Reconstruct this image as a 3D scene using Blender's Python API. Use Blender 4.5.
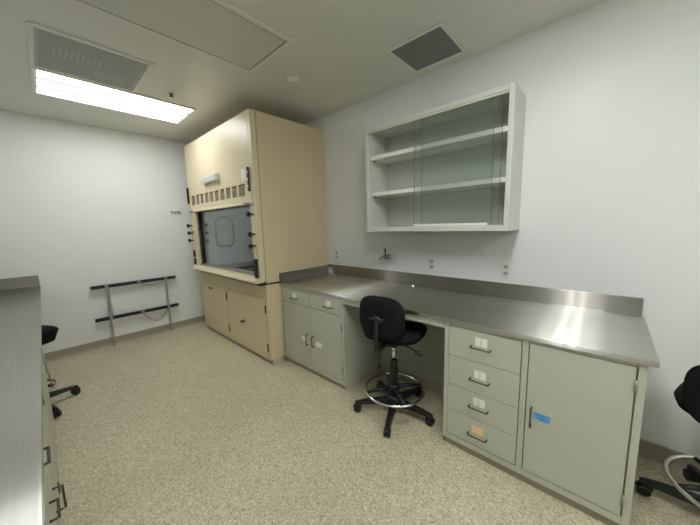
import bpy, bmesh, math, random
from mathutils import Vector, Matrix
for o in list(bpy.data.objects): bpy.data.objects.remove(o)
S = bpy.context.scene
COL = S.collection
PI = math.pi
H = 2.844                       # ceiling height

# ------------------------------------------------------------ camera
cd = bpy.data.cameras.new('camera'); cam = bpy.data.objects.new('camera', cd); COL.objects.link(cam)
yaw, pitch, roll = map(math.radians, (42.64, -7.708, -1.515))
F = Vector((-math.sin(yaw)*math.cos(pitch), math.cos(yaw)*math.cos(pitch), math.sin(pitch)))
R = F.cross(Vector((0,0,1))).normalized(); U = R.cross(F)
R2 = R*math.cos(roll)+U*math.sin(roll); U2 = -R*math.sin(roll)+U*math.cos(roll)
cam.matrix_world = Matrix(((R2.x,U2.x,-F.x,4.883),(R2.y,U2.y,-F.y,-2.492),(R2.z,U2.z,-F.z,1.537),(0,0,0,1)))
cd.sensor_width = 36; cd.lens = 282.18*36/700; cd.clip_start = 0.02; cd.clip_end = 50
S.camera = cam

# ------------------------------------------------------------ world, exposure, light levels
w = bpy.data.worlds.new('world'); S.world = w; w.use_nodes = True
w.node_tree.nodes['Background'].inputs[0].default_value = (.6,.65,.6,1)
w.node_tree.nodes['Background'].inputs[1].default_value = 0.0
S.view_settings.view_transform = 'Standard'; S.view_settings.look = 'None'
S.view_settings.gamma = 1; S.view_settings.use_curve_mapping = False
S.view_settings.exposure = 0.17
LAMP = 14.0                      # fluorescent diffuser radiance
BRIGHT = 4.2
LAMP_COL = (.97, .99, .985)
S.cycles.max_bounces = 10; S.cycles.diffuse_bounces = 6; S.cycles.glossy_bounces = 4
S.cycles.transparent_max_bounces = 12
S.cycles.caustics_reflective = False; S.cycles.caustics_refractive = False

# ------------------------------------------------------------ materials
def nt(name):
    m = bpy.data.materials.new(name); m.use_nodes = True
    return m, m.node_tree, m.node_tree.nodes['Principled BSDF']
def N(t, k, **kw):
    n = t.nodes.new(k)
    for a, b in kw.items(): setattr(n, a, b)
    return n
def ramp(t, fac, stops):
    r = N(t, 'ShaderNodeValToRGB'); e = r.color_ramp.elements
    while len(e) < len(stops): e.new(.5)
    for i, (p, c) in enumerate(stops): e[i].position = p; e[i].color = (*c, 1)
    t.links.new(fac, r.inputs[0]); return r.outputs[0]
def paint(name, col, rough=.5, spec=.4, var=.04, scale=3, bump=0, bscale=60, metal=0):
    m, t, b = nt(name)
    tc = N(t, 'ShaderNodeTexCoord'); n = N(t, 'ShaderNodeTexNoise'); n.inputs['Scale'].default_value = scale
    n.inputs['Detail'].default_value = 4
    t.links.new(tc.outputs['Object'], n.inputs['Vector'])
    a = tuple(c*(1-var) for c in col); z = tuple(min(1, c*(1+var)) for c in col)
    t.links.new(ramp(t, n.outputs['Fac'], [(.3, a), (.7, z)]), b.inputs['Base Color'])
    b.inputs['Roughness'].default_value = rough; b.inputs['Specular IOR Level'].default_value = spec
    b.inputs['Metallic'].default_value = metal
    if bump:
        n2 = N(t, 'ShaderNodeTexNoise'); n2.inputs['Scale'].default_value = bscale; n2.inputs['Detail'].default_value = 3
        t.links.new(tc.outputs['Object'], n2.inputs['Vector'])
        bp = N(t, 'ShaderNodeBump'); bp.inputs['Strength'].default_value = bump; bp.inputs['Distance'].default_value = .002
        t.links.new(n2.outputs['Fac'], bp.inputs['Height']); t.links.new(bp.outputs[0], b.inputs['Normal'])
    return m
def steel(name, tangent, stretch, col=(.60,.59,.555), rough=.23, aniso=.88):
    m, t, b = nt(name); gl = N(t, 'ShaderNodeBsdfAnisotropic')
    g = N(t, 'ShaderNodeNewGeometry'); mp = N(t, 'ShaderNodeMapping'); mp.inputs['Scale'].default_value = stretch
    n = N(t, 'ShaderNodeTexNoise'); n.inputs['Scale'].default_value = 1; n.inputs['Detail'].default_value = 5
    t.links.new(g.outputs['Position'], mp.inputs[0]); t.links.new(mp.outputs[0], n.inputs['Vector'])
    n3 = N(t, 'ShaderNodeTexNoise'); n3.inputs['Scale'].default_value = 2.2; n3.inputs['Detail'].default_value = 5
    t.links.new(g.outputs['Position'], n3.inputs['Vector'])
    mx = N(t, 'ShaderNodeMath', operation='ADD'); t.links.new(n.outputs['Fac'], mx.inputs[0]); t.links.new(n3.outputs['Fac'], mx.inputs[1])
    hf = N(t, 'ShaderNodeMath', operation='MULTIPLY'); hf.inputs[1].default_value = .5; t.links.new(mx.outputs[0], hf.inputs[0])
    t.links.new(ramp(t, hf.outputs[0], [(.3, tuple(c*.9 for c in col)), (.7, tuple(c*1.08 for c in col))]), gl.inputs[0])
    mr = N(t, 'ShaderNodeMapRange'); mr.inputs[1].default_value = .3; mr.inputs[2].default_value = .7
    mr.inputs[3].default_value = rough-.02; mr.inputs[4].default_value = rough+.03
    t.links.new(hf.outputs[0], mr.inputs[0]); t.links.new(mr.outputs[0], gl.inputs['Roughness'])
    gl.inputs['Anisotropy'].default_value = aniso
    cx = N(t, 'ShaderNodeCombineXYZ')
    for i in range(3): cx.inputs[i].default_value = tangent[i]
    t.links.new(cx.outputs[0], gl.inputs['Tangent'])
    g2 = N(t, 'ShaderNodeBsdfAnisotropic'); g2.inputs['Roughness'].default_value = .42; g2.inputs['Anisotropy'].default_value = .6
    t.links.new(gl.inputs[0].links[0].from_socket, g2.inputs[0]); t.links.new(cx.outputs[0], g2.inputs['Tangent'])
    ms = N(t, 'ShaderNodeMixShader'); ms.inputs[0].default_value = .55
    t.links.new(gl.outputs[0], ms.inputs[1]); t.links.new(g2.outputs[0], ms.inputs[2])
    t.links.new(ms.outputs[0], t.nodes['Material Output'].inputs[0]); t.nodes.remove(b)
    return m
def emit(name, col, s):
    m = bpy.data.materials.new(name); m.use_nodes = True; t = m.node_tree; t.nodes.clear()
    o = N(t, 'ShaderNodeOutputMaterial'); e = N(t, 'ShaderNodeEmission')
    e.inputs[0].default_value = (*col, 1); e.inputs[1].default_value = s
    t.links.new(e.outputs[0], o.inputs[0]); m.cycles.emission_sampling = 'FRONT_BACK'
    return m
def glass(name, tint, refl=.5, frost=0.0):
    m = bpy.data.materials.new(name); m.use_nodes = True; t = m.node_tree; t.nodes.clear()
    o = N(t, 'ShaderNodeOutputMaterial'); tr = N(t, 'ShaderNodeBsdfTransparent'); tr.inputs[0].default_value = (*tint, 1)
    gl = N(t, 'ShaderNodeBsdfGlossy'); gl.inputs['Roughness'].default_value = .01
    gl.inputs[0].default_value = (.9,1,.96,1)
    fr = N(t, 'ShaderNodeFresnel'); ge = N(t, 'ShaderNodeNewGeometry'); mi = N(t, 'ShaderNodeMapRange')
    mi.inputs[3].default_value = 1.5; mi.inputs[4].default_value = 1/1.5; t.links.new(ge.outputs['Backfacing'], mi.inputs[0]); t.links.new(mi.outputs[0], fr.inputs[0])
    mx = N(t, 'ShaderNodeMixShader'); t.links.new(fr.outputs[0], mx.inputs[0])
    t.links.new(tr.outputs[0], mx.inputs[1]); t.links.new(gl.outputs[0], mx.inputs[2])
    out = mx
    if frost:
        df = N(t, 'ShaderNodeBsdfDiffuse'); df.inputs[0].default_value = (.5,.58,.54,1)
        m2 = N(t, 'ShaderNodeMixShader'); m2.inputs[0].default_value = frost
        t.links.new(mx.outputs[0], m2.inputs[1]); t.links.new(df.outputs[0], m2.inputs[2]); out = m2
    t.links.new(out.outputs[0], o.inputs[0]); return m
def floor_mat():
    m, t, b = nt('speckled_floor')
    g = N(t, 'ShaderNodeNewGeometry')
    v = N(t, 'ShaderNodeTexVoronoi'); v.inputs['Scale'].default_value = 125
    wv = N(t, 'ShaderNodeTexNoise'); wv.inputs['Scale'].default_value = 70
    t.links.new(g.outputs['Position'], wv.inputs['Vector'])
    ad = N(t, 'ShaderNodeMixRGB', blend_type='ADD'); ad.inputs[0].default_value = .012
    t.links.new(g.outputs['Position'], ad.inputs[1]); t.links.new(wv.outputs['Color'], ad.inputs[2])
    t.links.new(ad.outputs[0], v.inputs['Vector'])
    sp = N(t, 'ShaderNodeSeparateXYZ'); t.links.new(v.outputs['Color'], sp.inputs[0])
    c1 = ramp(t, sp.outputs[0], [(0, (.33,.285,.18)), (.14, (.45,.40,.265)), (.5, (.525,.475,.335)), (.85, (.60,.55,.405)), (1, (.70,.66,.53))])
    n = N(t, 'ShaderNodeTexNoise'); n.inputs['Scale'].default_value = 1.6; n.inputs['Detail'].default_value = 5
    t.links.new(g.outputs['Position'], n.inputs['Vector'])
    c2 = ramp(t, n.outputs['Fac'], [(.3, (.93,.92,.90)), (.7, (1.04,1.04,1.03))])
    mx = N(t, 'ShaderNodeMixRGB', blend_type='MULTIPLY'); mx.inputs[0].default_value = 1
    t.links.new(c1, mx.inputs[1]); t.links.new(c2, mx.inputs[2])
    t.links.new(mx.outputs[0], b.inputs['Base Color'])
    b.inputs['Roughness'].default_value = .42; b.inputs['Specular IOR Level'].default_value = .35
    bp = N(t, 'ShaderNodeBump'); bp.inputs['Strength'].default_value = .25; bp.inputs['Distance'].default_value = .001
    t.links.new(n.outputs['Fac'], bp.inputs['Height']); t.links.new(bp.outputs[0], b.inputs['Normal'])
    return m
def perforated(name, base, hole, scale):
    m, t, b = nt(name)
    g = N(t, 'ShaderNodeTexCoord'); sx = N(t, 'ShaderNodeSeparateXYZ'); t.links.new(g.outputs['Object'], sx.inputs[0])
    outs = []
    for i in range(2):
        a = N(t, 'ShaderNodeMath', operation='MULTIPLY'); a.inputs[1].default_value = scale
        t.links.new(sx.outputs[i], a.inputs[0])
        s = N(t, 'ShaderNodeMath', operation='SINE'); t.links.new(a.outputs[0], s.inputs[0]); outs.append(s)
    mu = N(t, 'ShaderNodeMath', operation='MULTIPLY'); t.links.new(outs[0].outputs[0], mu.inputs[0]); t.links.new(outs[1].outputs[0], mu.inputs[1])
    t.links.new(ramp(t, mu.outputs[0], [(.1, base), (.35, hole)]), b.inputs['Base Color'])
    b.inputs['Roughness'].default_value = .5
    return m

M = {}
M['wall'] = paint('wall_paint', (.775,.79,.775), .38, .4, .012, 1.2, .04, 90)
M['ceiling'] = paint('ceiling_paint', (.73,.74,.69), .33, .45, .015, 1.5, .03, 60)
M['floor'] = floor_mat()
M['cove'] = paint('cove_base', (.33,.30,.235), .45, .35, .06, 8)
M['cove_tan'] = paint('cove_base_tan', (.50,.45,.36), .5, .3, .05, 8)
M['green'] = paint('cabinet_enamel', (.47,.485,.405), .36, .45, .02, 3)
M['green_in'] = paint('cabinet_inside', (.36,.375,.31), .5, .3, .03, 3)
M['cream'] = paint('hood_enamel', (.68,.595,.40), .36, .4, .02, 2)
M['tan'] = paint('hood_side_enamel', (.64,.54,.345), .35, .45, .02, 2)
M['cupboard_back'] = paint('cupboard_back_shaded', (.47,.485,.45), .45, .3, .02, 2)  # cupboard colour darkened, interior shade put into the paint
M['glassedge'] = paint('glass_cut_edge', (.10,.16,.14), .2, .5)
M['shelf'] = paint('shelf_enamel', (.76,.78,.72), .35, .4, .01, 2)
M['cupboard'] = paint('cupboard_enamel', (.57,.585,.52), .38, .4, .015, 2)
M['louver'] = paint('louver_enamel', (.42,.37,.26), .45, .3, .03)
M['liner'] = paint('hood_liner', (.70,.73,.80), .4, .4, .05, 5)
M['gasket'] = paint('grey_gasket', (.14,.15,.155), .5, .3)
M['black'] = paint('black_plastic', (.012,.012,.013), .38, .4, .1, 20)
M['fabric'] = paint('black_fabric', (.009,.009,.010), .85, .15, .25, 160, .4, 500)
M['epoxy'] = paint('black_epoxy', (.03,.03,.032), .3, .5, .1, 10)
M['bronze'] = paint('dark_bronze', (.10,.09,.07), .35, .5, .1, 20, metal=.8)
M['chrome'] = paint('chrome', (.75,.75,.74), .15, .5, .02, 10, metal=1)
M['dullmetal'] = paint('galvanised', (.36,.37,.36), .42, .5, .1, 25, metal=.9)
M['strut'] = paint('strut_channel', (.045,.055,.06), .4, .5, .15, 30, metal=.3)
M['card'] = paint('paper_card', (.83,.83,.77), .8, .2, .03, 60)
M['orangecard'] = paint('orange_card', (.80,.60,.36), .8, .2, .12, 120)
M['blue'] = paint('blue_tape', (.14,.42,.72), .6, .3, .06, 60)
M['ink'] = paint('ink', (.03,.08,.25), .7, .2)
M['plate'] = paint('cover_plate', (.74,.75,.71), .4, .4, .01)
M['plategrey'] = paint('receptacle_face', (.45,.46,.44), .4, .4, .02)
M['silver'] = paint('silver_label', (.72,.73,.73), .3, .5, .03, metal=.5)
M['yellow'] = paint('yellow_knob', (.75,.62,.08), .4, .4)
M['dark'] = paint('shadow_void', (.03,.03,.03), .9, .1)
M['frame'] = paint('fixture_frame', (.76,.77,.72), .4, .4, .02)
M['seam'] = paint('dark_seam', (.10,.10,.09), .7, .2)
M['moire'] = paint('moire_bar_grey', (.47,.48,.46), .5, .3)
M['panel'] = paint('ceiling_panel_enamel', (.63,.64,.59), .3, .5, .02)
M['perf'] = perforated('perforated_grey', (.46,.47,.45), (.15,.155,.15), 2*PI/.012)
M['perfdark'] = perforated('perforated_dark', (.25,.255,.25), (.08,.08,.08), 2*PI/.012)
M['lamp'] = emit('fluorescent_diffuser', LAMP_COL, LAMP)
M['lamp_bright'] = emit('fluorescent_tube_light', LAMP_COL, LAMP*BRIGHT)
M['lens'] = emit('fluorescent_lens', LAMP_COL, .8)
M['lens_bright'] = emit('fluorescent_lens_glow', LAMP_COL, 8.5)
M['glass'] = glass('cupboard_glass', (.955,.966,.96), frost=.015)
M['sashglass'] = glass('sash_glass', (.985,.99,.99), frost=.0)
M['splash_end'] = steel('brushed_steel_end_dim_reflection', (0,1,0), (3,3,120), col=(.30,.29,.26))  # steel colour darkened to imitate reflecting a dim room end
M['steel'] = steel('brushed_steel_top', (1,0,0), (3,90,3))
M['splash'] = steel('brushed_steel_upstand_dim_reflection', (1,0,0), (3,3,120), col=(.40,.385,.35))  # darker than the top's steel, dim reflections put into the colour

# ------------------------------------------------------------ builders
class B:
    """collects shapes; build() links them as ONE mesh object"""
    def __init__(s): s.bm = bmesh.new()
    def _add(s, vs, fs, smooth=False):
        v = [s.bm.verts.new(p) for p in vs]
        for f in fs:
            try: q = s.bm.faces.new([v[i] for i in f]); q.smooth = smooth
            except ValueError: pass
        return s
    def box(s, x0, x1, y0, y1, z0, z1):
        vs = [(x,y,z) for x in (x0,x1) for y in (y0,y1) for z in (z0,z1)]
        return s._add(vs, [(0,1,3,2),(4,6,7,5),(0,4,5,1),(2,3,7,6),(0,2,6,4),(1,5,7,3)])
    def prism(s, pts, axis, a, b):
        """extrude a 2-D outline along axis 0/1/2"""
        n = len(pts)
        def p(q, t): l = list(q); l.insert(axis, t); return tuple(l)
        return s._add([p(q,a) for q in pts]+[p(q,b) for q in pts],
            [tuple(range(n)), tuple(range(2*n-1,n-1,-1))]+[(i,(i+1)%n,(i+1)%n+n,i+n) for i in range(n)])
    def tube(s, path, r, n=10, closed=False, caps=True):
        P = [Vector(p) for p in path]; rr = r if isinstance(r, (list,tuple)) else [r]*len(P)
        rings = []; up = None
        for i, p in enumerate(P):
            if closed: d = P[(i+1)%len(P)]-P[i-1]
            else: d = P[min(i+1,len(P)-1)]-P[max(i-1,0)]
            d.normalize()
            if up is None: up = Vector((0,0,1)) if abs(d.z) < .9 else Vector((1,0,0))
            a = (up-d*up.dot(d)).normalized(); up = a; c = d.cross(a)
            rings.append([s.bm.verts.new(p+(a*math.cos(2*PI*k/n)+c*math.sin(2*PI*k/n))*rr[i]) for k in range(n)])
        m = len(rings)
        for i in range(m if closed else m-1):
            A, C = rings[i], rings[(i+1)%m]
            for k in range(n):
                f = s.bm.faces.new((A[k],A[(k+1)%n],C[(k+1)%n],C[k])); f.smooth = True
        if caps and not closed:
            s.bm.faces.new(rings[0][::-1]); s.bm.faces.new(rings[-1])
        return s
    def lathe(s, prof, c=(0,0,0), axis='z', n=24):
        """prof: (radius, height) from bottom to top"""
        rings = []
        for r, h in prof:
            ring = []
            for k in range(n):
                a = 2*PI*k/n; x, y = r*math.cos(a), r*math.sin(a)
                p = {'z':(x,y,h), 'y':(x,h,y), 'x':(h,x,y)}[axis]
                ring.append(s.bm.verts.new((p[0]+c[0],p[1]+c[1],p[2]+c[2])))
            rings.append(ring)
        for A, C in zip(rings, rings[1:]):
            for k in range(n):
                f = s.bm.faces.new((A[k],A[(k+1)%n],C[(k+1)%n],C[k])); f.smooth = True
        s.bm.faces.new(rings[0][::-1]); s.bm.faces.new(rings[-1]); return s
    def cushion(s, w, d, prof, fn, e=3.2, n=40):
        """stack of superellipse rings; prof: (scale, height); fn maps (u,v,h)->xyz"""
        rings = []
        for sc, h in prof:
            ring = []
            for k in range(n):
                a = 2*PI*k/n; ca, sa = math.cos(a), math.sin(a)
                u = math.copysign(abs(ca)**(2/e), ca)*w/2; v = math.copysign(abs(sa)**(2/e), sa)*d/2
                ins = 1-sc
                u = math.copysign(max(abs(u)-ins*abs(ca)**(.6) if abs(u) else 0, 0), u)
                v = math.copysign(max(abs(v)-ins*abs(sa)**(.6) if abs(v) else 0, 0), v)
                ring.append(s.bm.verts.new(fn(u, v, h)))
            rings.append(ring)
        for A, C in zip(rings, rings[1:]):
            for k in range(n):
                f = s.bm.faces.new((A[k],A[(k+1)%n],C[(k+1)%n],C[k])); f.smooth = True
        for ring, h, rev in ((rings[0], prof[0][1], True), (rings[-1], prof[-1][1], False)):
            c = s.bm.verts.new(fn(0, 0, h))
            for k in range(n):
                q = (ring[k], ring[(k+1)%n], c)
                f = s.bm.faces.new(q[::-1] if rev else q); f.smooth = True
        return s
    def build(s, name, mat, parent=None, loc=None, bevel=0, props=None):
        bmesh.ops.recalc_face_normals(s.bm, faces=s.bm.faces)
        me = bpy.data.meshes.new(name)
        if loc:
            bmesh.ops.translate(s.bm, verts=s.bm.verts, vec=-Vector(loc))
        s.bm.to_mesh(me); s.bm.free()
        me.materials.append(M[mat]); o = bpy.data.objects.new(name, me); COL.objects.link(o)
        if loc: o.location = loc
        if parent:
            o.parent = parent
            if loc: o.location = Vector(loc)
        if bevel:
            b = o.modifiers.new('bevel', 'BEVEL'); b.width = bevel; b.segments = 2; b.limit_method = 'ANGLE'
        for k, v in (props or {}).items(): o[k] = v
        return o
def bx(*a): return B().box(*a)
def thing(name, label, cat, loc=(0,0,0), rz=0, group=None):
    o = bpy.data.objects.new(name, None); COL.objects.link(o); o.location = loc; o.rotation_euler = (0,0,rz)
    o.empty_display_size = .1
    o['label'] = label; o['category'] = cat
    if group: o['group'] = group
    return o
def tag(o, label, cat, group=None):
    o['label'] = label; o['category'] = cat
    if group: o['group'] = group
    return o
def struct(b, name, mat, **k): return b.build(name, mat, props={'kind':'structure'}, **k)
def part(b, name, mat, t, bevel=0, label=None):
    """shape given in world coordinates, parented to the un-rotated thing t (an Empty or a part below one)"""
    off = Vector((0,0,0)); q = t
    while q: off += q.location; q = q.parent
    bmesh.ops.translate(b.bm, verts=b.bm.verts, vec=-off)
    o = b.build(name, mat, t, bevel=bevel)
    if label: o['label'] = label
    return o
def copy_tree(o, parent=None):
    c = o.copy(); COL.objects.link(c); c.parent = parent
    for ch in list(o.children): copy_tree(ch, c)
    return c

# ------------------------------------------------------------ the room
X1, Y0 = 7.6, -3.33
struct(bx(-.1, X1+.1, Y0-.1, .1, -.1, 0), 'floor', 'floor')
struct(bx(-.1, X1+.1, Y0-.1, .1, H, H+.1), 'ceiling', 'ceiling')
struct(bx(-.1, 0, Y0, 0, 0, H), 'wall_left', 'wall')
struct(bx(-.1, X1+.1, 0, .1, 0, H), 'wall_back', 'wall')
struct(bx(X1, X1+.1, Y0, 0, 0, H), 'wall_right', 'wall')
struct(bx(-.1, X1+.1, Y0-.1, Y0, 0, H), 'wall_front', 'wall')
BBH = .102
def cove_prof(s=1): return [(0,0),(.032*s,0),(.020*s,.005),(.011*s,.016),(.008*s,.03),(.008*s,BBH-.004),(.004*s,BBH),(0,BBH)]
struct(B().prism(cove_prof(), 1, Y0, -.0), 'baseboard_left', 'cove')
struct(B().prism([(-a,z) for a,z in cove_prof()], 0, 5.06, X1), 'baseboard_back', 'cove')
struct(B().prism([(Y0+a,z) for a,z in cove_prof()], 0, 0.04, X1), 'baseboard_front', 'cove')
struct(B().prism([(X1-a,z) for a,z in cove_prof()], 1, Y0+.04, -.04), 'baseboard_right', 'cove')

# ------------------------------------------------------------ fume hood
HX0, HX1, HD, HT = .36, 2.209, -.983, 2.682
t = thing('fume_hood', 'tall cream and tan laboratory fume hood standing beside the steel worktop', 'fume hood', (1.3,-.49,.93))
part(bx(HX1-.022, HX1, HD+.067, -.004, .93, HT), 'side_panel', 'tan', t, .003)
part(bx(HX0, HX0+.022, HD+.067, -.004, .93, HT), 'side_panel', 'tan', t, .003)
part(bx(HX0+.022, HX1-.022, HD+.062, -.004, HT-.02, HT), 'top_panel', 'tan', t)
part(bx(HX0+.022, HX1-.022, -.02, -.004, .93, HT-.02), 'back_panel', 'tan', t)
# upper front panel, header, corner posts
OX0, OX1 = .535, 2.105
part(bx(HX0+.05, HX1-.05, HD, HD+.02, 2.0, HT), 'front_panel', 'cream', t, .003)
hd = B()
gx0, gx1, ng = .47, 2.025, 10
zt, zb = 1.987, 1.862
step = (gx1-gx0)/ng
hd.box(HX0+.05, HX1-.05, HD-.006, HD+.02, zt, 1.998); hd.box(HX0+.05, HX1-.05, HD-.006, HD+.02, 1.80, zb)
hd.box(HX0+.05, gx0, HD-.006, HD+.02, zb, zt); hd.box(gx1, HX1-.05, HD-.006, HD+.02, zb, zt)
for i in range(ng-1): hd.box(gx0+(i+1)*step-.020, gx0+(i+1)*step+.020, HD-.006, HD+.02, zb, zt)
hd.prism([(HD-.006,1.80),(HD+.02,1.80),(HD+.02,1.765),(HD-.018,1.765),(HD-.022,1.775)], 0, HX0+.05, HX1-.05)
ho = part(hd, 'header_panel', 'cream', t, .0015)
for i in range(ng):
    x0 = gx0+i*step+(.020 if i else 0); x1 = gx0+(i+1)*step-(.020 if i < ng-1 else 0)
    lv = B()
    for k in range(7):
        z = zb+.004+k*.0165
        lv.prism([(HD+.002,z),(HD+.004,z-.002),(HD+.018,z+.012),(HD+.016,z+.014)], 0, x0, x1)
    part(lv, 'vent_louver', 'louver', ho)
for x0, x1 in ((HX0, HX0+.05), (HX1-.05, HX1)):
    part(bx(x0, x1, HD, HD+.062, .955, HT), 'corner_post', 'cream', t, .006)
part(bx(HX0+.05, OX0, HD, HD+.03, .955, 1.80), 'left_fascia', 'cream', t, .002)
part(bx(OX1, HX1-.05, HD, HD+.03, .955, 1.80), 'right_fascia', 'cream', t, .002)
part(bx(HX0+.3, HX1-.3, HD+.02, HD+.1, HT-.06, HT-.03), 'stiffener', 'tan', t)
# sill airfoil
af = [(HD+.055,.945),(HD-.045,.940),(HD-.062,.948),(HD-.066,.962),(HD-.058,.978),(HD-.03,.992),(HD+.02,1.0),(HD+.055,1.0)]
part(B().prism(af, 0, .425, HX1-.01), 'airfoil_sill', 'cream', t, .002)
# interior liner
part(bx(OX0-.04, OX0-.025, -.92, -.10, .975, 2.3), 'liner_side', 'liner', t)
part(bx(OX1+.025, OX1+.04, -.92, -.10, .975, 2.3), 'liner_side', 'liner', t)
part(bx(OX0-.04, OX1+.04, -.10, -.085, .975, 2.3), 'liner_back', 'liner', t)
part(bx(OX0-.04, OX1+.04, -.92, -.085, 2.3, 2.31), 'liner_top', 'liner', t)
bf = part(bx(OX0, OX1, -.16, -.15, 1.08, 1.95), 'baffle', 'liner', t, .002)
part(bx(OX0-.02, OX1+.02, -.165, -.148, 1.36, 1.385), 'baffle_rail', 'gasket', bf)
ws = part(bx(HX0+.03, HX1-.03, -.915, -.09, .9305, .975), 'work_surface', 'epoxy', t, .006)
part(bx(HX0-.004, HX1+.003, -.99, -.03, .913, .9295), 'surface_slab', 'epoxy', ws, .003)
part(bx(OX0, OX0+.03, -.93, -.90, .975, 1.80), 'sash_track', 'black', t)
part(bx(OX1-.014, OX1+.02, -.93, -.90, .975, 1.80), 'sash_track', 'black', t)
# access panel on the left liner: rounded gasket and paper notice
def rrect(w, h, r, n=8):
    pts = []
    for cx, cy, a0 in ((w/2-r,h/2-r,0),(-w/2+r,h/2-r,90),(-w/2+r,-h/2+r,180),(w/2-r,-h/2+r,270)):
        for k in range(n+1):
            a = math.radians(a0+90*k/n); pts.append((cx+r*math.cos(a), cy+r*math.sin(a)))
    return pts
LX = OX0-.025
ap = part(B().tube([(LX+.006, -.575+a, 1.47+b) for a, b in rrect(.27,.44,.085)], .015, 8, closed=True), 'access_panel_gasket', 'gasket', t)
part(B().prism([(-.575+a, 1.47+b) for a, b in rrect(.26,.43,.08)], 0, LX, LX+.004), 'access_panel', 'liner', t)
part(bx(LX+.004, LX+.006, -.60, -.535, 1.285, 1.41), 'paper_notice', 'card', t)
for z in (1.582, 1.465, 1.349):
    part(B().lathe([(.022,0),(.022,.02),(.012,.022),(.010,.05),(.016,.052),(.016,.06)], (LX, -.85, z), 'x', 14), 'service_outlet', 'black', t)
# sash with glass and handle
s_ = part(bx(OX0+.03, OX1-.014, -.918, -.912, 1.03, 1.80), 'sash_glass', 'sashglass', t)
part(bx(OX0+.02, OX1-.004, -.94, -.905, 1.0, 1.035), 'sash_handle', 'dullmetal', t, .006)
# valve handles on both posts
for i, z in enumerate((1.576, 1.471, 1.365)):
    part(B().lathe([(.010,0),(.010,-.035),(.024,-.04),(.026,-.055),(.022,-.07),(.008,-.072)], (HX0+.03, HD, z), 'y', 16), 'valve_knob', 'black', t)
    zz = (1.665, 1.462, 1.338)[i]
    part(B().lathe([(.010,0),(.010,-.035),(.024,-.04),(.026,-.055),(.022,-.07),(.008,-.072)], (HX1-.055, HD, zz), 'y', 16), 'valve_knob', 'black', t)
part(B().lathe([(.008,0),(.008,-.03),(.018,-.033),(.018,-.05),(.006,-.052)], (HX0+.085, HD, 1.5), 'y', 14), 'valve_knob', 'yellow', t, label='yellow valve knob')
# switch plates, monitor, tray light box
o = part(bx(HX0+.004, HX0+.03, HD-.026, HD, 1.89, 2.11), 'switch_box', 'black', t, .004)
o = part(bx(HX1-.095, HX1-.065, HD-.022, HD-.006, 1.90, 2.14), 'switch_box', 'black', t, .004)
for z in (1.95, 2.02, 2.09): part(bx(HX1-.088, HX1-.072, HD-.027, HD-.021, z-.012, z+.012), 'switch', 'silver', o, .002)
part(bx(1.96, 2.05, HD-.002, HD, 2.02, 2.14), 'paper_label', 'card', t)
for z0, z1 in ((1.10,1.20),(.995,1.08)):
    part(bx(HX0+.015, HX0+.05, HD-.02, HD, z0+.02, z1+.02), 'outlet_cover', 'black', t, .003)
part(bx(HX1-.075, HX1-.03, HD-.025, HD, 1.0, 1.20), 'outlet_cover', 'black', t, .003)
part(B().prism([(HD,2.09),(HD-.05,2.10),(HD-.055,2.165),(HD,2.18)], 0, .99, 1.43), 'name_plate', 'silver', t, .003, 'silver wedge box on the front panel')
for x in (HX0+.12, HX1-.14):
    part(bx(x-.06, x+.06, HD-.024, HD-.018, 1.772, 1.788), 'rating_plate', 'gasket', t)

# base cabinet under the hood
t = thing('fume_hood_cabinet', 'tan two-door storage base cabinet directly under the fume hood', 'cabinet', (1.3,-.46,0))
CY = -.924
part(bx(HX0, HX1, CY+.02, -.035, .054, .911), 'body', 'tan', t, .002)
fr = B()
fr.box(HX0, .43, CY, CY+.02, .054, .911); fr.box(2.175, HX1, CY, CY+.02, .054, .911)
fr.box(.43, 2.175, CY, CY+.02, .75, .911); fr.box(.43, 2.175, CY, CY+.02, .054, .09); fr.box(1.215, 1.25, CY, CY+.02, .09, .75)
part(fr, 'face_frame', 'tan', t, .001)
part(bx(HX0+.01, HX1-.0, CY+.02, -.035, 0, .054), 'plinth', 'cove', t)
part(B().prism([(HX1,0),(HX1+.022,0),(HX1+.008,.012),(HX1+.004,.054),(HX1,.054)], 1, CY+.02, -.78), 'cove_strip', 'cove_tan', t)
for x0, x1, k in ((.434,1.211,0),(1.257,2.168,1)):
    d = part(bx(x0, x1, CY-.004, CY+.016, .094, .746), 'door', 'tan', t, .003)
    if k == 0:
        part(B().tube([(.70,CY-.004,.69),(.70,CY-.03,.69),(.78,CY-.03,.69),(.78,CY-.004,.69)], .006, 8), 'handle', 'bronze', d)
        part(bx(.71,.77,CY-.006,CY-.004,.60,.645), 'label_holder', 'silver', d)
    else:
        part(B().lathe([(.02,0),(.02,-.006),(.009,-.008),(.009,-.03),(.019,-.033),(.017,-.044)], (1.66,CY-.004,.40), 'y', 16), 'handle', 'bronze', d)
    for z in (.20, .64):
        part(B().tube([(x1+.003, CY-.006, z-.045), (x1+.003, CY-.006, z+.045)], .007, 8), 'hinge', 'bronze', d)
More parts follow.
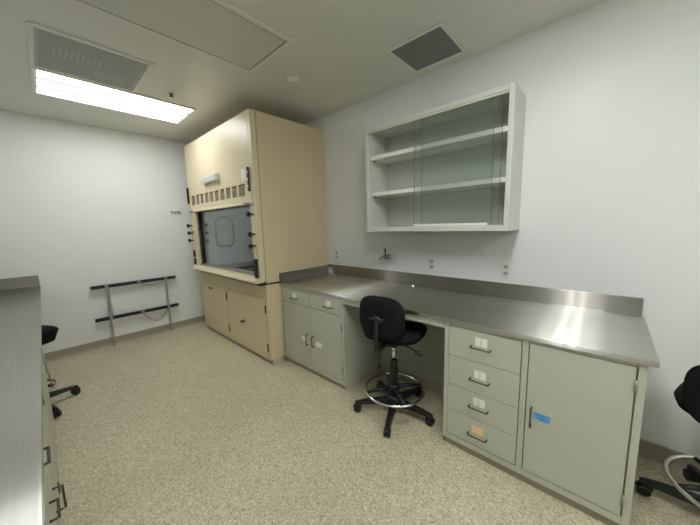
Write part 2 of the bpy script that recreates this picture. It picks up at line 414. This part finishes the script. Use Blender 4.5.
# ------------------------------------------------------------ base cabinets along the back wall
FY = -.751
def pull(xc, z, y, parent, L=.105, vert=False):
    a = L/2
    if vert: pth = [(xc,y,z-a),(xc,y-.026,z-a),(xc,y-.030,z-a+.006),(xc,y-.030,z+a-.006),(xc,y-.026,z+a),(xc,y,z+a)]
    else: pth = [(xc-a,y,z),(xc-a,y-.026,z),(xc-a+.006,y-.030,z),(xc+a-.006,y-.030,z),(xc+a,y-.026,z),(xc+a,y,z)]
    return part(B().tube(pth, .0045, 8), 'pull_handle', 'bronze', parent)
def card(x0, x1, z0, z1, y, parent, mat='card', label=None):
    c = part(bx(x0, x1, y-.0015, y, z0, z1), 'label_card', mat, parent)
    if label: c['label'] = label
    return c
def hinge(x, z, y, parent): part(B().tube([(x, y-.003, z-.032), (x, y-.003, z+.032)], .0055, 8), 'hinge', 'dullmetal', parent)
CT = .889   # underside of the worktop

t = thing('base_cabinet', 'grey-green base cabinet with two drawers above two doors beside the fume hood', 'cabinet', (2.71,-.38,0))
x0, x1 = 2.235, 3.182
part(bx(x0, x1, FY+.02, -.02, .054, CT), 'body', 'green', t, .001)
f = B(); f.box(x0, x0+.025, FY, FY+.02, .054, CT); f.box(x1-.028, x1, FY, FY+.02, .054, CT)
f.box(x0+.025, x1-.028, FY, FY+.02, .868, CT); f.box(x0+.025, x1-.028, FY, FY+.02, .054, .092)
part(f, 'face_frame', 'green', t, .001)
part(bx(x0+.005, x1-.012, FY+.02, -.02, 0, .054), 'plinth', 'cove', t)
part(B().prism([(x1-.012,0),(x1+.022,0),(x1+.004,.012),(x1-.002,.04),(x1-.002,.054),(x1-.012,.054)], 1, FY+.005, -.25), 'cove_strip', 'cove_tan', t)
mid = 2.714
for i, (a, b) in enumerate(((x0+.028, mid-.002), (mid+.002, x1-.031))):
    d = part(bx(a, b, FY-.003, FY+.017, .722, .865), 'drawer_front', 'green', t, .002)
    c = (a+b)/2+(-.02 if i == 0 else .06)
    pull(c, .775, FY-.003, d); card(c-.035, c+.035, .785, .835, FY-.003, d)
    d = part(bx(a, b, FY-.003, FY+.017, .096, .717), 'door', 'green', t, .002)
    hx = b-.045 if i == 0 else a+.045
    pull(hx, .375, FY-.003, d, .11, True)
    if i == 0: card(hx-.10, hx-.03, .345, .39, FY-.003, d)
    else: card(hx+.03, hx+.12, .335, .385, FY-.003, d)
    for z in (.20, .61): hinge(a-.002 if i == 0 else b+.002, z, FY-.003, d)

t = thing('base_cabinet', 'grey-green base cabinet with four drawers and one tall door at right end', 'cabinet', (4.58,-.38,0))
x0, x1 = 4.121, 5.052
part(bx(x0, x1, FY+.02, -.02, .054, CT), 'body', 'green', t, .001)
f = B(); f.box(x0, 4.150, FY, FY+.02, .054, CT); f.box(4.571, 4.600, FY, FY+.02, .054, CT); f.box(5.024, x1, FY, FY+.02, .054, CT)
f.box(4.150, 4.571, FY, FY+.02, .868, CT); f.box(4.150, 4.571, FY, FY+.02, .054, .094)
f.box(4.600, 5.024, FY, FY+.02, .868, CT); f.box(4.600, 5.024, FY, FY+.02, .054, .094)
part(f, 'face_frame', 'green', t, .001)
part(bx(x0+.012, x1-.01, FY+.02, -.02, 0, .054), 'plinth', 'cove', t)
zs = [.865, .665, .460, .280, .098]
pz = [.765, .552, .367, .176]
for i in range(4):
    d = part(bx(4.152, 4.566, FY-.003, FY+.017, zs[i+1]+.0015, zs[i]-.0015), 'drawer_front', 'green', t, .002)
    pull(4.352, pz[i], FY-.003, d, .112)
    if i < 3: card(4.318, 4.388, pz[i]+.008, pz[i]+.062, FY-.003, d)
    else: card(4.315, 4.385, pz[i]+.008, pz[i]+.062, FY-.003, d, 'orangecard', 'orange paper card')
    if i < 3:
        part(bx(4.351, 4.354, FY-.0055, FY-.0045, pz[i]+.01, pz[i]+.06), 'card_holder_bar', 'plategrey', d)
d = part(bx(4.605, 5.017, FY-.003, FY+.017, .098, .865), 'door', 'green', t, .002)
pull(4.632, .447, FY-.003, d, .11, True)
tp = part(B().prism([(4.640,.438),(4.720,.437),(4.722,.480),(4.643,.480)], 1, FY-.0045, FY-.003), 'tape_label', 'blue', d, label='blue tape label with handwriting')
random.seed(4)
for (ax, bx_, zz) in ((4.650, 4.700, .474), (4.655, 4.712, .456)):
    pts = []
    for k in range(26):
        x = ax+(bx_-ax)*k/25; pts.append((x, FY-.0048, zz+.0045*math.sin(k*2.1)+random.uniform(-.002,.002)-.006))
    part(B().tube(pts, .0009, 5), 'handwriting', 'ink', tp)
for z in (.19, .775): hinge(5.020, z, FY-.003, d)

# knee space between the cabinets
t = thing('knee_space_panel', 'grey-green recessed panel and rail of the knee space behind the drafting chair', 'panel', (3.65,-.1,0))
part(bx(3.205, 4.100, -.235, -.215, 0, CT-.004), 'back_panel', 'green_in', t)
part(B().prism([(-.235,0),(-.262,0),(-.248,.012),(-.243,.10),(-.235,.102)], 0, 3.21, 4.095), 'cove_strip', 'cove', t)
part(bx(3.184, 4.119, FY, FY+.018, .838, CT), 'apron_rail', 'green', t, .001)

# ------------------------------------------------------------ steel worktops
def worktop(name, label, x0, x1, yf, side=None, ext=.02):
    t = thing(name, label, 'worktop', ((x0+x1)/2, yf/2, .889))
    top = B().prism([(-.003,.889),(-.003,.914),(yf+.006,.914),(yf+.006,.889)], 0, x0, x1)
    part(top, 'top', 'steel', t)
    part(B().prism([(yf+.006,.889),(yf+.006,.914),(yf+.0015,.9125),(yf,.908),(yf,.889)], 0, x0, x1), 'front_edge', 'steel', t)
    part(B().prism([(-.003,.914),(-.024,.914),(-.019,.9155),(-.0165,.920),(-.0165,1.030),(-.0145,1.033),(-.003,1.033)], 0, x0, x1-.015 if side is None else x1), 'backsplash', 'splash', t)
    if side: part(B().box(x0, x0+.013, yf+.004, -.0165, .914, 1.02), 'side_splash', 'splash_end', t)
    return t
DB = -.766
w1 = worktop('steel_worktop', 'short brushed steel worktop section against the fume hood side', 2.212, 3.196, DB+.008, side=True)
w2 = worktop('steel_worktop', 'long brushed steel worktop with upstand over knee space and drawers', 3.200, 5.082, DB)
part(B().lathe([(.016,.914),(.015,.918),(.010,.924),(.009,.932),(.003,.934)], (3.50,-.085,0), 'z', 14), 'drain_plug', 'chrome', w2)
part(bx(2.23, 2.262, -.05, -.0175, .925, .99), 'corner_clip', 'chrome', w1, .003)

# ------------------------------------------------------------ wall cupboard with sliding glass
t = thing('wall_cupboard', 'pale grey wall cupboard with sliding glass doors and empty shelves', 'cupboard', (3.74,0,1.461))
a0, a1, b0, b1, yc = 3.112, 4.368, 1.461, 2.420, -.312
th = .035
part(bx(a0, a0+th, yc, 0, b0, b1), 'side_panel', 'cupboard', t, .003)
part(bx(a1-th, a1, yc, 0, b0, b1), 'side_panel', 'cupboard', t, .003)
part(bx(a0+th, a1-th, yc, 0, b0, b0+.036), 'bottom_panel', 'cupboard', t, .003)
part(bx(a0+th, a1-th, yc, 0, b1-.036, b1), 'top_panel', 'cupboard', t, .003)
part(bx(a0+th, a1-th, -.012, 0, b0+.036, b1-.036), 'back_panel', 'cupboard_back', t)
for z in (1.835, 2.172):
    part(bx(a0+th+.001, a1-th-.001, -.275, -.013, z-.036, z), 'shelf', 'shelf', t, .003)
for ya, yb in ((-.306,-.298),(-.282,-.276)):
    part(bx(a0+th, a1-th, ya, yb, b0+.036, b0+.042), 'door_track', 'cupboard', t)
part(bx(a0+th, a1-th, -.306, -.276, b1-.05, b1-.036), 'door_track', 'cupboard', t)
for i, (p0, p1, y) in enumerate(((3.625, 4.243, -.297), (3.69, 4.295, -.286))):
    g = part(bx(p0, p1, y, y+.004, b0+.043, b1-.05), 'glass_door', 'glass', t)
    if i == 0:
        part(bx(p0, p1-.02, y-.004, y+.0055, b0+.043, b0+.062), 'bottom_rail', 'plate', g, .001)
    part(bx(p1-.0015, p1, y-.0005, y+.0045, b0+.062, b1-.05), 'glass_edge', 'glassedge', g)
    part(bx(p0, p0+.0015, y-.0005, y+.0045, b0+.062, b1-.05), 'glass_edge', 'glassedge', g)
for x in (a0+th+.012, a1-th-.012):
    for z in (1.793, 2.13): part(B().tube([(x,-.24,z),(x,-.22,z)], .006, 8), 'shelf_clip', 'gasket', t)

# ------------------------------------------------------------ wall fittings over the bench
def outlet(x, z, label, slots=True, group='blank cover plates' ):
    t = thing('outlet_plate', label, 'wall plate', (x,0,z))
    part(bx(x-.036, x+.036, -.006, 0, z-.058, z+.058), 'plate', 'plate', t, .002)
    if slots:
        for dz in (-.026, .026):
            r = part(B().prism([(x+a, z+dz+b) for a, b in rrect(.034,.030,.010,4)], 1, -.0085, -.006), 'socket', 'plategrey', t)
            s = B(); s.box(x-.009,x-.006,-.0095,-.0085,z+dz-.004,z+dz+.008); s.box(x+.006,x+.009,-.0095,-.0085,z+dz-.004,z+dz+.008); s.box(x-.002,x+.002,-.0095,-.0085,z+dz-.012,z+dz-.008)
            part(s, 'slot', 'black', r)
    else:
        part(bx(x-.014, x+.014, -.008, -.006, z-.03, z+.03), 'insert', 'plate', t, .001)
outlet(2.372, 1.162, 'duplex power outlet on the wall just right of the fume hood')
outlet(2.80, 1.14, 'left of two blank white cover plates beside the gas taps', False)
outlet(2.955, 1.14, 'right of two blank white cover plates, nearest the gas taps', False)
outlet(3.652, 1.142, 'duplex power outlet under the middle of the wall cupboard')
outlet(4.29, 1.140, 'duplex power outlet under the right end of the wall cupboard')
t = thing('gas_tap', 'chrome twin gas tap with dark levers on wall above worktop', 'tap', (3.16,0,1.19))
part(B().lathe([(.032,0),(.032,-.006),(.022,-.012),(.012,-.014),(.012,-.055)], (3.16,0,1.185), 'y', 18), 'wall_flange', 'chrome', t)
part(B().tube([(3.125,-.062,1.185),(3.215,-.062,1.185)], .014, 12), 'valve_body', 'dullmetal', t)
part(B().tube([(3.13,-.062,1.185),(3.125,-.09,1.18),(3.115,-.115,1.160)], [.011,.010,.007], 10), 'nozzle', 'gasket', t)
part(B().tube([(3.19,-.062,1.185),(3.195,-.09,1.18),(3.20,-.115,1.165)], [.011,.010,.007], 10), 'nozzle', 'gasket', t)
for x in (3.165, 3.215):
    part(B().tube([(x+.017*math.cos(a), -.080, 1.195+.021*math.sin(a)) for a in [2*PI*k/14 for k in range(14)]], .006, 8, closed=True), 'ring_handle', 'gasket', t)
part(B().tube([(3.16,-.062,1.195),(3.16,-.066,1.235),(3.158,-.075,1.275)], [.009,.007,.009], 10), 'lever', 'black', t)

# ------------------------------------------------------------ rack on the left wall
t = thing('cylinder_rack', 'wall rack of two dark rails on thin posts with hanging chains', 'rack', (0,-1.65,0))
for z, ya, yb in ((.814,-2.141,-1.176),(.383,-2.141,-1.176)):
    r = B(); r.box(.030,.034,ya,yb,z-.020,z+.020); r.box(.034,.068,ya,yb,z+.016,z+.020); r.box(.034,.068,ya,yb,z-.020,z-.016)
    r.box(.064,.068,ya,yb,z+.008,z+.020); r.box(.064,.068,ya,yb,z-.020,z-.008)
    part(r, 'rail', 'strut', t)
for y in (-1.986,-1.313):
    q = B(); q.box(.009,.030,y-.008,y+.008,.105,.85)
    part(q, 'mounting_strip', 'plate', t)
    part(B().box(.069,.080,y-.0085,y+.0085,.0,.835), 'post', 'dullmetal', t, .002)
    for z in (.814,.383): part(bx(.066,.086,y-.018,y+.018,z-.022,z+.022), 'clamp', 'dullmetal', t, .002)
for z in (.814,.383): part(bx(.03,.078,-1.655,-1.615,z-.024,z+.024), 'clamp', 'dullmetal', t, .002)
def chain(p0, p1, sag, n=26):
    b = B(); P = [Vector(p0).lerp(Vector(p1), i/n)-Vector((0,0,sag*4*(i/n)*(1-i/n))) for i in range(n+1)]
    for i in range(n):
        c = (P[i]+P[i+1])/2; d = (P[i+1]-P[i]); L = d.length; d.normalize()
        s = Vector((1,0,0)) if i % 2 else d.cross(Vector((1,0,0))).normalized()
        b.tube([c+d*(L*.72*math.cos(a))+s*(.0075*math.sin(a)) for a in [2*PI*k/10 for k in range(10)]], .0024, 5, closed=True)
    return b
part(chain((.088,-1.635,.37),(.088,-1.325,.37), .15, 28), 'chain', 'dullmetal', t)
part(chain((.088,-1.635,.80),(.088,-1.325,.80), .045, 24), 'chain', 'dullmetal', t)
part(chain((.088,-1.974,.80),(.088,-1.965,.36), .0, 30), 'chain', 'dullmetal', t)

t = thing('hook_rail', 'small white hook rail on the wall beside the fume hood', 'hook rail', (0,-1.05,1.77))
part(bx(0,.012,-1.14,-1.0,1.79,1.81), 'rail', 'plate', t, .002)
for y in (-1.125,-1.085,-1.045,-1.015):
    part(B().tube([(.012,y,1.80),(.03,y,1.785),(.035,y,1.765),(.045,y,1.76),(.052,y,1.775)], .006, 8), 'hook', 'gasket', t)

# ------------------------------------------------------------ ceiling fixtures
def frame_bm(x0,x1,y0,y1,z0,z1,w):
    b = B(); b.box(x0,x1,y0,y0+w,z0,z1); b.box(x0,x1,y1-w,y1,z0,z1); b.box(x0,x0+w,y0+w,y1-w,z0,z1); b.box(x1-w,x1,y0+w,y1-w,z0,z1); return b
def lamp(label, x0, x1, y0, y1, mat='lamp'):
    t = thing('ceiling_light', label, 'ceiling light', ((x0+x1)/2,(y0+y1)/2,H))
    part(frame_bm(x0,x1,y0,y1,H-.014,H,.028), 'frame', 'frame', t, .003)
    part(frame_bm(x0+.028,x1-.028,y0+.028,y1-.028,H-.010,H,.010), 'inner_frame', 'plate', t, .001)
    part(bx(x0+.038,x1-.038,y0+.038,y1-.038,H-.005,H-.002), 'diffuser', 'lens' if mat == 'lamp' else 'lens_bright', t)
    xm = (x0+x1)/2
    tubes = [(-.272,-.140),(-.060,.060),(.140,.272)] if mat == 'lamp' else [(-.083,-.049),(.049,.083)]
    for p, q in tubes: part(bx(xm+p, xm+q, y0+.042, y1-.042, H-.009, H-.005), 'tube_light', mat, t)
lamp('lit rectangular fluorescent ceiling light beside the square vent', .80, 1.427, -2.397, -1.151)
lamp('lit rectangular fluorescent ceiling light at the right, over the bench aisle', 4.29, 4.92, -2.397, -1.151, 'lamp_bright')
lamp('added unseen ceiling light farthest right, brightening the right-hand wall', 6.5, 7.13, -2.397, -1.151, 'lamp_bright')  # extra fixture out of view, added to lift the right-hand wall
t = thing('ceiling_vent', 'large square perforated ceiling vent next to the lit ceiling light', 'vent', (1.77,-2.06,H))
vx0, vx1, vy0, vy1 = 1.431, 2.119, -2.397, -1.72
part(frame_bm(vx0,vx1,vy0,vy1,H-.012,H,.03), 'frame', 'frame', t, .003)
part(frame_bm(vx0+.03,vx1-.03,vy0+.03,vy1-.03,H-.006,H,.016), 'inner_frame', 'plategrey', t, .002)
g = part(bx(vx0+.046,vx1-.046,vy0+.046,vy1-.046,H-.005,H-.001), 'grille', 'perf', t)
for n_, xa, xb, ya, yb in ((9, 1.74, 1.90, -2.27, -2.02), (8, 1.58, 1.70, -2.02, -1.86)):
    for i in range(n_):
        y = ya+(yb-ya)*i/(n_-1); part(bx(xa, xb, y-.006, y+.006, H-.0062, H-.005), 'moire_bar', 'moire', g)  # added bars imitating moire and duct parts seen through the grille
t = thing('ceiling_vent', 'dark perforated ceiling vent near the wall cupboard', 'vent', (3.75,-.32,H))
part(frame_bm(3.528,3.968,-.545,-.104,H-.010,H,.022), 'frame', 'frame', t, .003)
part(bx(3.55,3.946,-.523,-.126,H-.006,H-.001), 'grille', 'perfdark', t)
t = thing('ceiling_panel', 'large plain framed access panel in the ceiling', 'panel', (2.83,-1.7,H))
part(frame_bm(2.53,3.135,-2.30,-1.115,H-.014,H,.036), 'frame', 'frame', t, .004)
part(frame_bm(2.566,3.099,-2.264,-1.151,H-.008,H,.008), 'gasket', 'seam', t)
part(bx(2.574,3.091,-2.256,-1.159,H-.010,H-.001), 'panel', 'panel', t, .001)
t = thing('smoke_detector', 'small round off-white detector on the ceiling beside the access panel', 'detector', (2.683,-.795,H))
part(B().lathe([(.03,-.03),(.040,-.028),(.045,-.014),(.055,-.012),(.055,0)], (2.683,-.795,H), 'z', 28), 'body', 'frame', t)
t = thing('sprinkler_head', 'small dark sprinkler head in the ceiling near the ceiling light', 'sprinkler', (1.648,-1.476,H))
part(B().lathe([(.035,-.006),(.035,0)], (1.648,-1.476,H), 'z', 24), 'escutcheon', 'frame', t)
part(B().lathe([(.004,-.036),(.020,-.034),(.020,-.031),(.008,-.029),(.012,-.02),(.016,-.012),(.016,-.006)], (1.648,-1.476,H), 'z', 16), 'nozzle', 'gasket', t)

# ------------------------------------------------------------ left bench
LF = -2.561
t = thing('steel_worktop', 'long brushed steel worktop along the left edge, nearest the camera', 'worktop', (2.5,-2.95,.889))
part(B().prism([(Y0+.003,.889),(Y0+.003,.914),(LF-.006,.914),(LF-.006,.889)], 0, .003, 5.6), 'top', 'steel', t)
part(B().prism([(LF-.006,.889),(LF-.006,.914),(LF-.0015,.9125),(LF,.908),(LF,.889)], 0, .003, 5.6), 'front_edge', 'steel', t)
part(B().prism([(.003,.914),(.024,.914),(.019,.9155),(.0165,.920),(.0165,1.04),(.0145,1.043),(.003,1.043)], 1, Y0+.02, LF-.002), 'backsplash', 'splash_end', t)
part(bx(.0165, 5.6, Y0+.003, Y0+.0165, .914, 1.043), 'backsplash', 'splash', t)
LY = -2.588
def left_cab(x0, x1, label, kind):
    t = thing('base_cabinet', label, 'cabinet', ((x0+x1)/2,-2.95,0))
    part(bx(x0, x1, Y0+.035, LY-.02, .054, CT), 'body', 'green', t, .001)
    part(bx(x0+.01, x1-.01, Y0+.035, LY-.02, 0, .054), 'plinth', 'cove', t)
    f = B(); f.box(x0,x0+.03,LY-.02,LY,.054,CT); f.box(x1-.03,x1,LY-.02,LY,.054,CT); f.box(x0+.03,x1-.03,LY-.02,LY,.868,CT); f.box(x0+.03,x1-.03,LY-.02,LY,.054,.094)
    m = (x0+x1)/2
    if kind: f.box(m-.015, m+.015, LY-.02, LY, .094, .868)
    part(f, 'face_frame', 'green', t, .001)
    if not kind:
        part(bx(x0+.033, x1-.033, LY-.017, LY+.003, .098, .865), 'front_panel', 'green', t, .002)
        return
    d = part(bx(x0+.033, m-.019, LY-.017, LY+.003, .098, .865), 'door', 'green', t, .002)
    hx = m-.055
    part(B().tube([(hx,LY+.003,.335),(hx,LY+.033,.335),(hx,LY+.033,.445),(hx,LY+.003,.445)], .0045, 8), 'pull_handle', 'bronze', d)
    for z in (.19,.70): part(B().tube([(x0+.031,LY+.005,z-.032),(x0+.031,LY+.005,z+.032)], .0055, 8), 'hinge', 'bronze', d)
    for i in range(4):
        d = part(bx(m+.017, x1-.032, LY-.017, LY+.003, zs[i+1]+.0015, zs[i]-.0015), 'drawer_front', 'green', t, .002)
        c = (m+x1)/2
        part(B().tube([(c-.05,LY+.003,pz[i]),(c-.05,LY+.026,pz[i]),(c+.05,LY+.026,pz[i]),(c+.05,LY+.003,pz[i])], .0045, 8), 'pull_handle', 'bronze', d)
left_cab(1.85, 2.78, 'plain-fronted grey-green base cabinet under the left worktop, nearest the far wall', 0)
left_cab(2.79, 3.72, 'grey-green door and drawer cabinet under the left worktop, at the bottom left edge', 1)
left_cab(3.73, 4.66, 'grey-green door and drawer cabinet under the left worktop, beside the camera', 1)

# ------------------------------------------------------------ drafting chairs
def make_chair(label, name='drafting_chair', cat='chair', back=True, base=0.0, seat_w=.47, ring=.235):
    t = thing(name, label, cat)
    part(B().lathe([(.045,.065),(.055,.075),(.055,.115),(.038,.135),(.030,.14)], n=24), 'hub', 'black', t)
    for k in range(5):
        a = 2*PI*k/5+math.radians(base); ca, sa = math.cos(a), math.sin(a)
        def P(r, s, z): return (r*ca-s*sa, r*sa+s*ca, z)
        b = B(); st = [(.045,.034,.066,.120),(.15,.029,.072,.112),(.25,.025,.070,.100),(.30,.022,.064,.092),(.325,.016,.066,.086)]
        vs = []; fs = []
        for r, hw, z0, z1 in st: vs += [P(r,-hw,z0),P(r,hw,z0),P(r,hw*.6,z1),P(r,-hw*.6,z1)]
        for i in range(len(st)-1):
            q = i*4
            for j in range(4): fs.append((q+j, q+(j+1)%4, q+4+(j+1)%4, q+4+j))
        fs += [(0,1,2,3), tuple(len(vs)-4+j for j in (3,2,1,0))]
        b._add(vs, fs)
        lg = part(b, 'leg', 'black', t, .003)
        c = B()
        for s in (-.015, .015):
            ctr = Vector(P(.305, 0, .030)); ax = Vector((-sa, ca, 0))
            c.tube([ctr+ax*(s-.009), ctr+ax*(s-.007), ctr+ax*(s+.007), ctr+ax*(s+.009)], [.024,.030,.030,.024], 20)
        c.tube([P(.305,-.006,.030),P(.305,.006,.030)], .008, 8)
        c.tube([P(.305,0,.03),P(.305,0,.075)], .007, 8)
        hood = [P(.305+.034*math.cos(u), 0, .030+.034*math.sin(u)) for u in [math.radians(q) for q in range(20,171,15)]]
        c.tube(hood, .006, 6)
        part(c, 'caster', 'black', lg)
    part(B().lathe([(.031,.13),(.029,.44),(.024,.445)], n=20), 'column_cover', 'black', t)
    part(B().lathe([(.014,.40),(.014,.605)], n=16), 'gas_column', 'chrome', t)
    rz = .195
    fr = part(B().tube([(ring*math.cos(a), ring*math.sin(a), rz) for a in [2*PI*k/48 for k in range(48)]], .0105, 10, closed=True), 'foot_ring', 'chrome', t)
    sp = B().lathe([(.032,.175),(.042,.18),(.042,.235),(.032,.24)], n=20)
    part(sp, 'ring_collar', 'black', fr)
    for k in range(4):
        a = PI/4+PI*k/2
        part(B().tube([(.038*math.cos(a),.038*math.sin(a),.212),(.13*math.cos(a),.13*math.sin(a),.205),((ring-.007)*math.cos(a),(ring-.007)*math.sin(a),rz)], [.017,.015,.012], 8), 'ring_spoke', 'black', fr)
    # mechanism
    part(bx(-.075,.075,-.13,.10,.603,.640), 'mechanism', 'black', t, .01)
    part(B().tube([(.06,-.03,.618),(.17,-.06,.600),(.215,-.07,.585)], [.006,.006,.006], 8), 'lever', 'black', t)
    part(B().tube([(.205,-.068,.588),(.225,-.072,.582),(.255,-.077,.574)], [.012,.017,.012], 10), 'lever_knob', 'black', t)
    # seat
    def fs_(u, v, h):
        drop = -.22*max(0, v-.10)**2*4 + .25*u*u*.5
        return (u, v+.02, h+drop)
    part(B().cushion(seat_w,seat_w-.04, [(.93,.640),(.97,.645),(.99,.655),(.99,.668)], fs_), 'seat_shell', 'fabric', t) if back else None
    sk = .0 if back else .07
    part(B().cushion(seat_w+.005,seat_w-.035, [(.97,.668-sk),(.995,.676),(1.0,.692),(.995,.706),(.98,.718),(.95,.724),(.90,.722)], fs_), 'seat', 'fabric', t)
    if not back:
        for a in (-.5, .5, 2.6):
            ca, sa = math.cos(a), math.sin(a)
            part(B().tube([(.15*ca,.15*sa,.64),(.165*ca,.165*sa,.45),(ring*ca,ring*sa,.20)], .007, 8), 'support_rod', 'chrome', t)
        return t
    # back support bar
    part(B().tube([(0,-.08,.625),(0,-.20,.632),(0,-.262,.642),(0,-.290,.662),(0,-.300,.70),(0,-.296,.76),(0,-.285,.86),(0,-.275,.89)], [.016,.02,.022,.022,.020,.018,.016,.014], 12), 'back_bar', 'black', t)
    bk = part(B().lathe([(.014,0),(.030,.012),(.034,.03)], (0,-.300,.862), 'y', 18), 'back_bracket', 'black', t)
    part(B().tube([(.0,-.292,.862),(.055,-.292,.872)], .009, 8), 'bracket_arm', 'black', bk)
    part(B().tube([(.0,-.292,.862),(-.055,-.292,.872)], .009, 8), 'bracket_arm', 'black', bk)
    def fb_(u, v, h):
        return (u, -.255+h-.9*u*u*-1.0-.10*v*0, .865+v)
    part(B().cushion(.36,.315, [(.95,-.016),(.985,-.010),(.992,.0)], fb_, e=2.9), 'backrest_shell', 'fabric', t)
    part(B().cushion(.365,.32, [(.985,.0),(1.0,.008),(.998,.022),(.985,.036),(.95,.045)], fb_, e=2.9), 'backrest', 'fabric', t)
    return t
ch = make_chair('black drafting chair with chrome foot ring at the knee space', base=-3)
ch.location = (3.67, -.68, 0); ch.rotation_euler = (0,0,math.radians(9))
c2 = make_chair('black drafting chair cut off by the right edge, beyond the bench end', base=54)
for o in c2.children:
    if o.name.split('.')[0] not in ('hub','leg','column_cover','foot_ring'): o.location.z -= .07 if o.name.split('.')[0] != 'gas_column' else .072
for o in c2.children:
    if o.name.split('.')[0] in ('backrest','backrest_shell','back_bracket'): o.location.z -= .055
c2.location = (5.43, -.38, 0); c2.rotation_euler = (0,0,math.radians(-18))
c3 = make_chair('black backless stool on casters tucked under the left worktop', 'rolling_stool', 'stool', False, seat_w=.45, ring=.19)
c3.location = (1.31, -2.735, 0); c3.rotation_euler = (0,0,math.radians(31))
for c in (ch, c2): c['group'] = 'drafting chairs'
